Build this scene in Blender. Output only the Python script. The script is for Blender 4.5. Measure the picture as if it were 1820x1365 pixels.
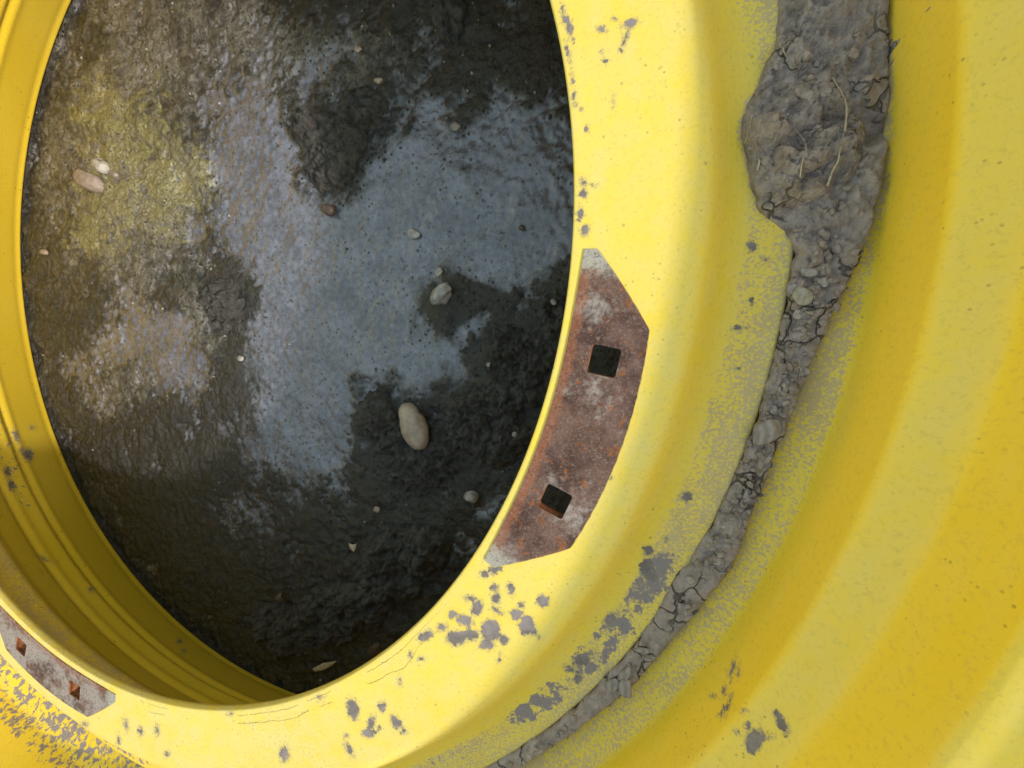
import bpy, bmesh, math, random
import numpy as np
from mathutils import Matrix, Vector
for o in list(bpy.data.objects): bpy.data.objects.remove(o)
SC = bpy.context.scene
COL = SC.collection
random.seed(3)
S = 0.42                       # metres per unit of hole radius

# ------------------------------------------------------------------ camera
CAMC = np.array([1.02357, -0.44045, 0.58937]) * S
CAMR = np.array([[0.92985634, 0.19715181, 0.31064183],
                 [-0.21403891, 0.97660192, 0.0208813],
                 [-0.29925662, -0.08590605, 0.95029765]])
FPX = 739.094
cam_d = bpy.data.cameras.new('camera'); cam = bpy.data.objects.new('camera', cam_d); COL.objects.link(cam)
m4 = Matrix.Identity(4)
for i in range(3):
    for j in range(3): m4[i][j] = float(CAMR[i, j])
    m4[i][3] = float(CAMC[i])
cam.matrix_world = m4
cam_d.sensor_width = 36.0; cam_d.lens = FPX / 1820 * 36.0
cam_d.clip_start = 0.01; cam_d.clip_end = 200
SC.camera = cam

# ------------------------------------------------------------------ light
SUN_AZ, SUN_EL = math.radians(-30), math.radians(30)
w = bpy.data.worlds.new('World'); SC.world = w; w.use_nodes = True
wn = w.node_tree.nodes; wn.clear()
sky = wn.new('ShaderNodeTexSky'); sky.sky_type = 'NISHITA'; sky.sun_disc = False
sky.sun_elevation = SUN_EL; sky.sun_rotation = math.pi / 2 - SUN_AZ
sky.air_density = 3.3; sky.dust_density = 1.4; sky.ozone_density = 1.0
bg = wn.new('ShaderNodeBackground'); bg.inputs['Strength'].default_value = 0.15
wo = wn.new('ShaderNodeOutputWorld')
w.node_tree.links.new(sky.outputs[0], bg.inputs[0]); w.node_tree.links.new(bg.outputs[0], wo.inputs[0])
sd = bpy.data.lights.new('sun', 'SUN'); sd.energy = 2.2; sd.angle = math.radians(3); sd.color = (1, .93, .86)
sun = bpy.data.objects.new('sun', sd); COL.objects.link(sun)
sdir = Vector((math.cos(SUN_AZ) * math.cos(SUN_EL), math.sin(SUN_AZ) * math.cos(SUN_EL), math.sin(SUN_EL)))
sun.rotation_euler = sdir.to_track_quat('Z', 'Y').to_euler(); sun.location = sdir * 5
SC.view_settings.view_transform = 'Standard'; SC.view_settings.look = 'None'
SC.view_settings.gamma = 1; SC.view_settings.exposure = 0.72
SC.view_settings.use_curve_mapping = False
SC.cycles.max_bounces = 6; SC.cycles.diffuse_bounces = 4; SC.cycles.glossy_bounces = 3; SC.cycles.transmission_bounces = 1

# ------------------------------------------------------------------ maths helpers
def proj(X):
    v = (X - CAMC) @ CAMR
    d = np.maximum(-v[:, 2], 1e-3)
    return np.stack([910 + FPX * v[:, 0] / d, 682.5 - FPX * v[:, 1] / d], 1)
def cast(px, z):               # photo pixel -> point on the level z
    px = np.atleast_2d(np.array(px, float))
    d = np.stack([(px[:, 0] - 910) / FPX, -(px[:, 1] - 682.5) / FPX, -np.ones(len(px))], 1) @ CAMR.T
    t = (z - CAMC[2]) / d[:, 2]
    return CAMC + d * t[:, None]
def hsh(ix, iy, iz, seed):
    h = (ix * 374761393 + iy * 668265263 + iz * 2147483647 + seed * 974711) & 0xffffffff
    h = ((h ^ (h >> 13)) * 1274126177) & 0xffffffff
    h = h ^ (h >> 16)
    return (h & 0xffff) / 65535.0
def vnoise(X, f, seed=0):
    q = X * f; i = np.floor(q).astype(np.int64); u = q - i; u = u * u * u * (u * (u * 6 - 15) + 10)
    r = 0
    for a in (0, 1):
        wa = u[:, 0] if a else 1 - u[:, 0]
        for b in (0, 1):
            wb = u[:, 1] if b else 1 - u[:, 1]
            for c in (0, 1):
                wc = u[:, 2] if c else 1 - u[:, 2]
                r = r + wa * wb * wc * hsh(i[:, 0] + a, i[:, 1] + b, i[:, 2] + c, seed)
    return r * 2 - 1
def fbm(X, f, o=4, seed=0, gain=.5):
    r = 0; a = 1; s = 0
    for k in range(o):
        r = r + a * vnoise(X, f * 2.03 ** k, seed + 17 * k); s += a; a *= gain
    return r / s
def ridged(X, f, o=4, seed=0):
    r = 0; a = 1; s = 0
    for k in range(o):
        r = r + a * (1 - np.abs(vnoise(X, f * 2.1 ** k, seed + 31 * k)) * 2); s += a; a *= .5
    return r / s
def worley(X, f, seed=0):       # 2D cell lumps: distance to the nearest and second nearest point
    q = X[:, :2] * f; i = np.floor(q).astype(np.int64); f1 = np.full(len(X), 9.); f2 = f1.copy()
    for a in (-1, 0, 1):
        for b in (-1, 0, 1):
            jx = i[:, 0] + a; jy = i[:, 1] + b
            d = np.hypot(jx + hsh(jx, jy, 0, seed) - q[:, 0], jy + hsh(jx, jy, 1, seed + 5) - q[:, 1])
            f2 = np.minimum(f2, np.maximum(d, f1)); f1 = np.minimum(f1, d)
    return f1, f2
def lumps(X, f, seed=0):
    W = X + (np.stack([fbm(X, f * .8, 2, seed + 1), fbm(X, f * .8, 2, seed + 2), 0 * X[:, 0]], 1)) * (.5 / f)
    f1, f2 = worley(W, f, seed)
    return np.sqrt(np.clip((f2 - f1) * 1.6, 0, 1)) - .5 * f1
def sstep(a, b, x):
    t = np.clip((x - a) / (b - a), 0, 1); return t * t * (3 - 2 * t)
def blobs(px, lst):            # signed distance (photo pixels) to a union of ellipses
    d = np.full(len(px), 1e3)
    for b in lst:
        x, y, a, c = b[:4]; an = math.radians(b[4]) if len(b) > 4 else 0
        dx = px[:, 0] - x; dy = px[:, 1] - y
        u = dx * math.cos(an) + dy * math.sin(an); v = -dx * math.sin(an) + dy * math.cos(an)
        d = np.minimum(d, (np.sqrt((u / a) ** 2 + (v / c) ** 2) - 1) * min(a, c))
    return d

# ------------------------------------------------------------------ object helpers
def mesh_np(name, V, F, mat, parent=None, smooth=True, attrs=None):
    me = bpy.data.meshes.new(name)
    V = np.asarray(V, np.float32)
    if isinstance(F, np.ndarray):
        n, k = F.shape
        me.vertices.add(len(V)); me.vertices.foreach_set('co', V.ravel())
        me.loops.add(n * k); me.loops.foreach_set('vertex_index', F.ravel().astype(np.int32))
        me.polygons.add(n); me.polygons.foreach_set('loop_start', np.arange(0, n * k, k, dtype=np.int32))
        me.update(calc_edges=True)
    else:
        me.from_pydata([tuple(map(float, v)) for v in V], [], F)
    me.validate()
    if smooth: me.polygons.foreach_set('use_smooth', np.ones(len(me.polygons), bool))
    for m in (mat if isinstance(mat, (list, tuple)) else [mat]): me.materials.append(m)
    o = bpy.data.objects.new(name, me); COL.objects.link(o)
    if parent is not None: o.parent = parent
    if attrs: set_attrs(o, attrs)
    return o
def set_attrs(o, attrs):
    for k, v in attrs.items():
        a = o.data.attributes.get(k) or o.data.attributes.new(k, 'FLOAT', 'POINT')
        a.data.foreach_set('value', np.asarray(v, np.float32))
def coords(o):
    a = np.empty(len(o.data.vertices) * 3, np.float32); o.data.vertices.foreach_get('co', a)
    return a.reshape(-1, 3).astype(float)
def empty(name, loc=(0, 0, 0)):
    e = bpy.data.objects.new(name, None); COL.objects.link(e); e.location = loc; e.empty_display_size = .05
    return e
def tag(o, label=None, cat=None, group=None, kind=None):
    if label: o['label'] = label
    if cat: o['category'] = cat
    if group: o['group'] = group
    if kind: o['kind'] = kind
    return o
def grid_faces(nu, nv, wrap_u=False, wrap_v=False):
    U = np.arange(nu if wrap_u else nu - 1); W = np.arange(nv if wrap_v else nv - 1)
    a, b = np.meshgrid(U, W, indexing='ij'); a = a.ravel(); b = b.ravel()
    a2 = (a + 1) % nu; b2 = (b + 1) % nv
    return np.stack([a * nv + b, a2 * nv + b, a2 * nv + b2, a * nv + b2], 1)

# ------------------------------------------------------------------ node helpers
class NT:
    def __init__(s, name):
        s.m = bpy.data.materials.new(name); s.m.use_nodes = True
        s.n = s.m.node_tree.nodes; s.l = s.m.node_tree.links; s.n.clear()
        s.out = s.n.new('ShaderNodeOutputMaterial'); s.b = s.n.new('ShaderNodeBsdfPrincipled')
        s.l.new(s.b.outputs[0], s.out.inputs[0])
        s.tc = s.n.new('ShaderNodeTexCoord').outputs['Object']
    def put(s, sock, v):
        if hasattr(v, 'links'): s.l.new(v, sock)
        else: sock.default_value = v
    def attr(s, name):
        a = s.n.new('ShaderNodeAttribute'); a.attribute_name = name; return a.outputs['Fac']
    def noise(s, scale, detail=3, rough=.55, vec=None, dist=0):
        a = s.n.new('ShaderNodeTexNoise'); s.l.new(vec or s.tc, a.inputs['Vector'])
        a.inputs['Scale'].default_value = scale; a.inputs['Detail'].default_value = detail
        a.inputs['Roughness'].default_value = rough; a.inputs['Distortion'].default_value = dist
        return a.outputs['Fac']
    def voro(s, scale, feature='F1', out='Distance', vec=None, rnd=1):
        a = s.n.new('ShaderNodeTexVoronoi'); a.feature = feature; s.l.new(vec or s.tc, a.inputs['Vector'])
        a.inputs['Scale'].default_value = scale; a.inputs['Randomness'].default_value = rnd
        return a.outputs[out]
    def math(s, op, a, b=0.0, c=0.0):
        n = s.n.new('ShaderNodeMath'); n.operation = op
        s.put(n.inputs[0], a); s.put(n.inputs[1], b); s.put(n.inputs[2], c)
        return n.outputs[0]
    def ss(s, v, a, b):          # smoothstep a..b -> 0..1 (a may be > b)
        n = s.n.new('ShaderNodeMapRange'); n.interpolation_type = 'SMOOTHSTEP'
        if a > b: n.inputs[1].default_value = b; n.inputs[2].default_value = a; n.inputs[3].default_value = 1; n.inputs[4].default_value = 0
        else: n.inputs[1].default_value = a; n.inputs[2].default_value = b
        s.put(n.inputs[0], v); return n.outputs[0]
    def mix(s, f, a, b):
        n = s.n.new('ShaderNodeMix'); n.data_type = 'RGBA'; n.clamp_factor = True
        s.put(n.inputs[0], f)
        for k, v in ((6, a), (7, b)): s.put(n.inputs[k], v if hasattr(v, 'links') else (*v, 1))
        return n.outputs[2]
    def fmix(s, f, a, b):
        n = s.n.new('ShaderNodeMix'); n.data_type = 'FLOAT'; s.put(n.inputs[0], f); s.put(n.inputs[2], a); s.put(n.inputs[3], b)
        return n.outputs[0]
    def bump(s, h, strength, dist, prev=None):
        n = s.n.new('ShaderNodeBump'); n.inputs['Strength'].default_value = strength; n.inputs['Distance'].default_value = dist
        s.put(n.inputs['Height'], h)
        if prev: s.l.new(prev, n.inputs['Normal'])
        return n.outputs[0]
    def fin(s, col, rough, normal=None, spec=.5):
        s.put(s.b.inputs['Base Color'], col if hasattr(col, 'links') else (*col, 1)); s.put(s.b.inputs['Roughness'], rough)
        s.put(s.b.inputs['Specular IOR Level'], spec)
        if normal: s.l.new(normal, s.b.inputs['Normal'])
        return s.m

def yellow_paint():
    t = NT('yellow_paint')
    c = t.mix(t.ss(t.noise(7, 3), .35, .65), (.80, .572, .034), (.83, .602, .050))
    lowf = t.noise(60, 4, .65)                     # shared noises keep the shader quick
    fine = t.noise(330, 4, .8)
    # chalky dust film on surfaces that lie flat
    film = t.attr('film')
    ff = t.math('MULTIPLY', film, t.ss(lowf, .1, .7))
    c = t.mix(ff, c, (.71, .585, .215))
    c = t.mix(t.math('MULTIPLY', t.ss(fine, .50, .68), .32), c, (.47, .37, .09))
    # tiny specks, two sizes
    sp = t.math('MULTIPLY', t.ss(t.math('ADD', t.voro(210), t.math('MULTIPLY', fine, .12)), .24, .15), t.ss(t.math('ADD', t.math('MULTIPLY', lowf, .5), t.math('MULTIPLY', t.noise(9, 3), .5)), .48, .60))
    c = t.mix(t.math('MULTIPLY', sp, .5), c, (.16, .11, .035))
    sp2 = t.math('MULTIPLY', t.ss(t.math('ADD', t.voro(75), t.math('MULTIPLY', fine, .10)), .14, .11), t.ss(t.noise(23, 1), .46, .52))
    c = t.mix(t.math('MULTIPLY', sp2, t.attr('speck')), c, (.10, .075, .03))
    # dust speckle
    nf = t.math('ADD', t.math('MULTIPLY', t.noise(520, 3, .7), .82), t.math('MULTIPLY', lowf, .18))
    df = t.ss(t.math('SUBTRACT', t.attr('dust'), nf), -.035, .045)
    dcol = t.mix(lowf, (.40, .305, .195), (.60, .475, .325))
    c = t.mix(t.math('MULTIPLY', df, .82), c, dcol)
    # blotches
    nb = t.math('ADD', t.math('MULTIPLY', t.noise(140, 5, .68, dist=.4), .8), t.math('MULTIPLY', fine, .2))
    bf = t.ss(t.math('SUBTRACT', t.attr('blotch'), nb), -.012, .03)
    gcol = t.mix(fine, (.185, .155, .162), (.33, .278, .29))
    c = t.mix(bf, c, gcol)
    # mud splats and bare chips at their places
    n2 = t.noise(230, 5, .72)
    ns = t.math('ADD', t.math('MULTIPLY', n2, 30.0), -13.2)
    sf = t.ss(t.math('ADD', t.attr('splat'), ns), 1.0, -.6)
    halo = t.math('MULTIPLY', t.ss(t.math('ADD', t.attr('splat'), t.math('MULTIPLY', fine, 40)), 25.0, 15.0), .75)
    c = t.mix(halo, c, t.mix(.5, gcol, (.36, .30, .14)))
    c = t.mix(sf, c, t.mix(t.ss(lowf, .4, .6), gcol, t.mix(n2, (.10, .088, .085), (.24, .205, .20))))
    ck = t.ss(t.math('ABSOLUTE', t.math('ADD', t.attr('crack'), t.math('MULTIPLY', t.math('SUBTRACT', n2, .5), 3.2))), .34, .12)
    c = t.mix(t.math('MULTIPLY', t.math('MULTIPLY', ck, t.attr('crackon')), .8), c, (.11, .09, .05))
    dirt = t.math('MAXIMUM', t.math('MAXIMUM', sf, bf), df)
    r = t.fmix(dirt, t.fmix(film, .42, .62), .93)
    h = t.math('ADD', t.math('MULTIPLY', sf, .6), t.math('MULTIPLY', fine, .25))
    return t.fin(c, r, t.bump(h, .5, .0009), .4)

def rust(name, grey, warm):
    t = NT(name)
    c = t.mix(t.ss(t.noise(38, 6, .7), .36, .62), (.058, .029, .025), (.150, .086, .072))
    c = t.mix(t.math('MULTIPLY', t.ss(t.math('ADD', t.noise(24, 5, .65), t.math('MULTIPLY', t.noise(300, 3), .25)), .655 - grey, .82 - grey), .75), c, (.36, .32, .31))
    c = t.mix(t.math('MULTIPLY', t.ss(t.noise(130, 5, .7, dist=.5), .56, .66), .8 * warm), c, (.27, .085, .018))
    e = t.attr('rim')
    ef = t.ss(t.math('ADD', e, t.math('MULTIPLY', t.noise(160, 4, .7), .9)), .55, 1.0)
    c = t.mix(t.math('MULTIPLY', ef, .62 * warm), c, (.29, .105, .052))
    tip = t.ss(t.math('ADD', t.attr('tip'), t.math('MULTIPLY', t.noise(220, 4, .7), .6)), .75, 1.1)
    c = t.mix(t.math('MULTIPLY', tip, .9), c, (.37, .36, .33))
    c = t.mix(t.math('MULTIPLY', t.ss(t.noise(650, 2, .8), .52, .68), .42), c, (.28, .225, .21))
    c = t.mix(t.math('MULTIPLY', t.ss(t.noise(520, 2, .8), .52, .62), .55), c, (.06, .032, .027))
    edge = t.ss(t.math('ADD', t.attr('outer'), t.math('MULTIPLY', t.noise(330, 3), .5)), .8, 1.1)
    c = t.mix(edge, c, (.52, .42, .12))
    return t.fin(c, .82, t.bump(t.noise(520, 4, .7), .5, .0006), .3)

def dry_mud():
    t = NT('dried_mud')
    n = t.noise(120, 6, .7)
    c = t.mix(t.ss(n, .22, .78), (.19, .152, .140), (.64, .53, .49))
    c = t.mix(t.ss(t.noise(18, 4), .45, .68), c, (.46, .372, .352))
    c = t.mix(t.ss(t.noise(430, 3, .8), .63, .78), c, (.70, .60, .54))
    wv = t.n.new('ShaderNodeVectorMath'); wv.operation = 'ADD'
    nz = t.n.new('ShaderNodeTexNoise'); nz.inputs['Scale'].default_value = 60; t.l.new(t.tc, nz.inputs['Vector'])
    sc = t.n.new('ShaderNodeVectorMath'); sc.operation = 'SCALE'; sc.inputs['Scale'].default_value = .02
    t.l.new(nz.outputs['Color'], sc.inputs[0]); t.l.new(t.tc, wv.inputs[0]); t.l.new(sc.outputs[0], wv.inputs[1])
    ed = t.voro(48, 'DISTANCE_TO_EDGE', vec=wv.outputs[0])
    cr = t.math('MULTIPLY', t.ss(ed, .035, .0), t.ss(t.noise(14, 2), .46, .56))
    c = t.mix(t.math('MULTIPLY', cr, .6), c, (.03, .027, .025))
    h = t.math('SUBTRACT', t.math('ADD', t.math('MULTIPLY', t.noise(260, 6, .72), .8), t.math('MULTIPLY', t.noise(70, 4, .6), 1.2)), t.math('MULTIPLY', cr, 1.2))
    return t.fin(c, .95, t.bump(h, 1.0, .0040), .15)

def wet_mud():          # clumps standing out of the wet ground
    t = NT('wet_mud')
    c = t.mix(t.ss(t.noise(90, 6, .75), .28, .72), (.016, .0145, .0125), (.115, .102, .087))
    c = t.mix(t.ss(t.noise(500, 3, .8), .66, .8), c, (.17, .15, .12))
    h = t.math('ADD', t.math('MULTIPLY', t.noise(210, 6, .75), 1.0), t.math('MULTIPLY', t.voro(150), .7))
    return t.fin(c, t.fmix(t.noise(60, 3), .55, .8), t.bump(h, 1.0, .0048), .5)

def ground_mat():
    t = NT('wet_ground')
    fine = t.noise(330, 4, .75); mid = t.noise(75, 6, .74); big = t.noise(17, 4, .6)
    c = t.mix(t.ss(mid, .25, .75), (.005, .0044, .0036), (.032, .028, .023))
    pale = t.ss(t.math('ADD', t.attr('pale'), t.math('ADD', t.math('MULTIPLY', t.math('SUBTRACT', mid, .5), 1.7), t.math('MULTIPLY', t.math('SUBTRACT', big, .5), 1.1))), .35, 1.1)
    c = t.mix(t.math('MULTIPLY', pale, .85), c, t.mix(t.ss(fine, .3, .7), (.055, .048, .037), (.36, .325, .27)))
    # water film in the lows, sky reflection painted into its colour; its shore is a dark line
    pit = t.math('MULTIPLY', t.ss(t.math('ADD', t.voro(120), t.math('MULTIPLY', fine, .45)), .52, .34), t.ss(t.math('ADD', t.math('MULTIPLY', big, .5), t.math('MULTIPLY', mid, .5)), .40, .56))
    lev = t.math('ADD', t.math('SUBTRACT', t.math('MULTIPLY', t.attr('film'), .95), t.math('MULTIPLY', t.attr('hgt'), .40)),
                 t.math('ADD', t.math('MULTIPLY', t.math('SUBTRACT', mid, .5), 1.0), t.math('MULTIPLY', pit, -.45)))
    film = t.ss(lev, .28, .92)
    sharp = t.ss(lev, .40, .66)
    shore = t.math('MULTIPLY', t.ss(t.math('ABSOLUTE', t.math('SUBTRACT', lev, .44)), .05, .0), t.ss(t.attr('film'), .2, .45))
    film_sky_col = t.mix(t.ss(t.math('ADD', t.math('MULTIPLY', t.noise(130, 4, .7), .55), t.math('MULTIPLY', big, .45)), .36, .64), (.062, .062, .083), (.185, .182, .232))
    c = t.mix(t.math('MULTIPLY', film, .92), c, film_sky_col)
    c = t.mix(t.math('MULTIPLY', pit, .85), c, (.016, .015, .012))
    c = t.mix(t.math('MULTIPLY', shore, .7), c, (.005, .005, .005))
    vn = t.noise(30, 5, .65, dist=1.6)
    al = t.ss(t.math('ADD', t.attr('algae'), t.math('MULTIPLY', t.math('SUBTRACT', vn, .5), 3.0)), .45, 1.15)
    vein = t.ss(t.math('ABSOLUTE', t.math('SUBTRACT', t.noise(24, 5, .65, dist=2.6), .5)), .05, .0)
    ac = t.mix(t.ss(fine, .3, .7), (.11, .092, .034), (.46, .41, .19))
    ac = t.mix(t.math('MULTIPLY', vein, .7), ac, (.30, .255, .028))
    c = t.mix(t.math('MULTIPLY', al, .65), c, ac)
    r = t.fmix(sharp, t.fmix(pale, .30, .42), t.fmix(fine, .16, .34))
    h = t.math('ADD', t.math('ADD', mid, t.math('MULTIPLY', fine, .40)), t.math('MULTIPLY', pit, -.5))
    nb = t.bump(t.math('MULTIPLY', h, t.math('SUBTRACT', 1.0, t.math('MULTIPLY', film, .72))), 1.0, .0055)
    t.put(t.b.inputs['Coat Weight'], t.math('ADD', .10, t.math('MULTIPLY', sharp, .90)))   # standing water and wet sheen
    t.b.inputs['Coat Roughness'].default_value = .07; t.b.inputs['Coat IOR'].default_value = 1.55
    t.l.new(t.bump(t.math('ADD', t.noise(60, 3, .6), t.math('MULTIPLY', fine, .08)), 1.0, .0030), t.b.inputs['Coat Normal'])
    return t.fin(c, r, nb, .9)

def plain(name, a, b, rough=.6, scale=120, bd=.0008, spec=.4):
    t = NT(name)
    c = t.mix(t.ss(t.noise(scale, 5, .7), .3, .7), a, b)
    return t.fin(c, rough, t.bump(t.noise(scale * 3, 5, .7), .6, bd), spec)

def strata(name, a, b):
    t = NT(name)
    wv = t.n.new('ShaderNodeTexWave'); t.l.new(t.tc, wv.inputs['Vector'])
    wv.inputs['Scale'].default_value = 60; wv.inputs['Distortion'].default_value = 5; wv.inputs['Detail'].default_value = 3
    c = t.mix(t.math('ADD', t.math('MULTIPLY', wv.outputs['Fac'], .35), t.math('MULTIPLY', t.noise(160, 5, .7), .65)), a, b)
    return t.fin(c, .95, t.bump(t.math('ADD', t.math('MULTIPLY', wv.outputs['Fac'], .6), t.noise(300, 4, .7)), .8, .0012), .15)

YEL = yellow_paint(); RUST = rust('rusted_steel', 0, 1); RUST2 = rust('grey_rusted_steel', .15, .6)
HOLE = plain('rusted_hole_edge', (.10, .045, .025), (.36, .13, .05), .9, 260)
DRY = dry_mud(); WET = wet_mud(); GRD = ground_mat()

# ------------------------------------------------------------------ wheel rim
def poly_resample(pts, step):
    pts = np.array(pts, float); out = [pts[0]]
    for a, b in zip(pts[:-1], pts[1:]):
        n = max(1, int(np.ceil(np.linalg.norm(b - a) / step)))
        for k in range(1, n + 1): out.append(a + (b - a) * k / n)
    return np.array(out)
def rounded(pts, rad, n=5):     # round the corners of an open (r, z) path
    pts = [np.array(p[:2], float) for p in pts]; out = [pts[0]]
    for i in range(1, len(pts) - 1):
        R = rad[i] if isinstance(rad, (list, tuple)) else rad
        p, a, b = pts[i], pts[i - 1], pts[i + 1]
        la, lb = np.linalg.norm(a - p), np.linalg.norm(b - p); k = min(R, la * .45, lb * .45)
        A = p + (a - p) / la * k; B = p + (b - p) / lb * k
        for s in np.linspace(0, 1, n): out.append((1 - s) ** 2 * A + 2 * s * (1 - s) * p + s * s * B)
    out.append(pts[-1]); return np.array(out)
def angles(lo, hi, fine, coarse):
    a = np.radians(np.concatenate([np.arange(lo, hi, fine), np.arange(hi, lo + 360, coarse)]))
    return a
def revolve(name, prof, th, mat, parent):   # closed profile -> ring
    prof = np.asarray(prof)
    T, R = np.meshgrid(th, prof[:, 0], indexing='ij'); Z = np.broadcast_to(prof[:, 1], R.shape)
    V = np.stack([R * np.cos(T), R * np.sin(T), Z], -1).reshape(-1, 3)
    F = grid_faces(len(th), len(prof), True, True)[:, ::-1]
    return mesh_np(name, V, F, mat, parent)

rim = empty('wheel_rim', (0, 0, 0))
tag(rim, 'large yellow painted steel wheel rim lying flat on wet mud', 'wheel rim')
# disc: hole edge -> flange -> bend -> dusty shelf -> rolled edge in the groove
top = rounded([(.9995, -.0085), (1.0, -.0005), (1.0065, 0), (1.168, 0), (1.2085, -.0585), (1.284, -.0592), (1.2885, -.068), (1.2885, -.13)],
              [0, .006, .01, .02, .03, .008, .01, 0], 7)
bot = np.array([(1.272, -.13), (1.27, -.076), (1.20, -.075), (1.155, -.0168), (1.004, -.0168), (1.0, -.0155)])
dprof = np.vstack([poly_resample(top, .0030), poly_resample(bot, .03)]) * S
th = angles(-147, 18, .155, .8)
disc = revolve('disc', dprof, th, [YEL, HOLE], rim)
# barrel: groove -> inner wall -> bead steps -> lip -> outside -> lower half with ribs
up = rounded([(1.288, -.128), (1.312, -.078), (1.345, -.064), (1.371, -.050), (1.377, .060), (1.3815, .068), (1.4214, .0975), (1.4446, .182), (1.457, .1874), (1.535, .203), (1.55, .225), (1.565, .252), (1.61, .257)],
             [0, .015, .02, .028, .02, .012, .012, .02, .012, .02, .03, .02, 0], 6)  # lip is out of view, kept low so light reaches the groove
outer = np.array([(1.616, .247), (1.61, .238), (1.575, .232), (1.562, .205), (1.545, .185), (1.45, .05), (1.40, -.05), (1.36, -.14), (1.44, -.30), (1.49, -.44), (1.545, -.47), (1.55, -.49), (1.52, -.5175)])
low = rounded([(1.472, -.521), (1.4606, -.5175), (1.452, -.497), (1.438, -.480), (1.366, -.378), (1.350, -.361), (1.3455, -.336), (1.318, -.3225), (1.304, -.282), (1.2925, -.266), (1.289, -.242), (1.260, -.228), (1.20, -.160), (1.163, -.1333), (1.158, -.105), (1.150, -.078), (1.16, -.0695), (1.20, -.0775), (1.262, -.0785), (1.266, -.118)],
              [0, .006, .008, .008, .012, .008, .008, .012, .012, .008, .008, .012, .01, .012, .01, .004, .004, .01, .006, 0], 4)
bprof = np.vstack([poly_resample(up, .0040), poly_resample(outer, .04), poly_resample(low, .0055)]) * S
barrel = revolve('barrel', bprof, angles(-147, 215, .2, .9)[:int(360 / .2)] if False else angles(-212, 18, .19, .8), YEL, rim)

PADC = [math.radians(-30.7 - 90 * k) for k in range(4)]
HR, HD, HS = 1.0675, math.radians(5.86), .0205
def rsquare(h, rc=.22, n=4):
    out = []
    for cx, cy, a0 in ((1, 1, 0), (-1, 1, 90), (-1, -1, 180), (1, -1, 270)):
        for k in range(n + 1):
            a = math.radians(a0 + 90 * k / n)
            out.append((h * (cx * (1 - rc) + rc * math.cos(a)), h * (cy * (1 - rc) + rc * math.sin(a))))
    return out
def cutter():
    bm = bmesh.new(); q = rsquare(HS * S)
    for c in PADC:
        for s in (-1, 1):
            t = c + s * HD; R = HR * S
            lo = []; hi = []
            for x, y in q:
                X = (R + x) * math.cos(t) - y * math.sin(t); Y = (R + x) * math.sin(t) + y * math.cos(t)
                lo.append(bm.verts.new((X, Y, -.02))); hi.append(bm.verts.new((X, Y, .01)))
            n = len(q)
            bm.faces.new(lo[::-1]); bm.faces.new(hi)
            for i in range(n): bm.faces.new((lo[i], lo[(i + 1) % n], hi[(i + 1) % n], hi[i]))
    me = bpy.data.meshes.new('cut'); bm.to_mesh(me); bm.free()
    o = bpy.data.objects.new('cut', me); COL.objects.link(o); return o
def cut(o, c):
    md = o.modifiers.new('b', 'BOOLEAN'); md.operation = 'DIFFERENCE'; md.solver = 'EXACT'; md.object = c
    dg = bpy.context.evaluated_depsgraph_get(); dg.update()
    me = bpy.data.meshes.new_from_object(o.evaluated_get(dg)); old = o.data; o.modifiers.clear(); o.data = me
    bpy.data.meshes.remove(old)
CUT = cutter()
# bolt pads: bare steel plates of the flange round each pair of square holes
H1 = math.radians(14.0); H2 = math.radians(8.6)
def pad(k):
    na, nr = 150, 40; V = []; c = PADC[k]
    al = np.linspace(-H1, H1, na); rim_a = []; tip_a = []; out_a = []
    for z in (.0009, -.002):
        for a in al:
            w_ = 1 - max(0, abs(a) - H2) / (H1 - H2)
            ro = 1.037 + (1.119 - 1.037) * w_ if abs(a) > H2 else 1.119 + .006 * (1 - (a / H2) ** 2)
            ri = 1.0125 + .006 * (abs(a) / H1) ** 4
            for j in range(nr):
                f = j / (nr - 1); r = ri + (ro - ri) * f
                wob = .0004 * math.sin(a * 300 + k) * (f > .95)
                V.append(((r + wob) * S * math.cos(c + a), (r + wob) * S * math.sin(c + a), z))
                rim_a.append(max(0, 1 - (r - ri) / .022)); tip_a.append(max(0, (abs(a) - H1 * .72) / (H1 * .28)))
                out_a.append(max(0, 1 - (ro - r) / .004))
    n = na * nr; F = grid_faces(na, nr)
    faces = [tuple(f) for f in F] + [tuple(i + n for i in f[::-1]) for f in F]
    bnd = [j for j in range(nr)] + [i * nr + nr - 1 for i in range(1, na)] + [(na - 1) * nr + j for j in range(nr - 2, -1, -1)] + [i * nr for i in range(na - 2, 0, -1)]
    for i in range(len(bnd)):
        a, b = bnd[i], bnd[(i + 1) % len(bnd)]; faces.append((a, b, b + n, a + n))
    V = np.array(V); V -= [0, 0, 0]
    o = mesh_np('bolt_pad', V, faces, [RUST if k == 0 else RUST2, HOLE], rim, False)
    bm = bmesh.new(); bm.from_mesh(o.data); bmesh.ops.recalc_face_normals(bm, faces=bm.faces); bm.to_mesh(o.data); bm.free()
    cut(o, CUT)
    P = coords(o); r = np.hypot(P[:, 0], P[:, 1]) / S; a = np.arctan2(P[:, 1], P[:, 0]) - c; a = np.abs((a + np.pi) % (2 * np.pi) - np.pi)
    ro = np.where(a > H2, 1.037 + .082 * (1 - np.clip(a - H2, 0, 1) / (H1 - H2)), 1.119 + .006 * (1 - (a / H2) ** 2))
    ri = 1.0125 + .006 * (a / H1) ** 4
    set_attrs(o, {'rim': np.clip(1 - (r - ri) / .021, 0, 1) + np.clip(1 - (ro - r) / .012, 0, 1) * .35 * (a > H2), 'tip': np.clip((a - H1 * .70) / (H1 * .30), 0, 1), 'outer': np.clip(1 - (ro - r) / .0035, 0, 1)})
    return o
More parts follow.
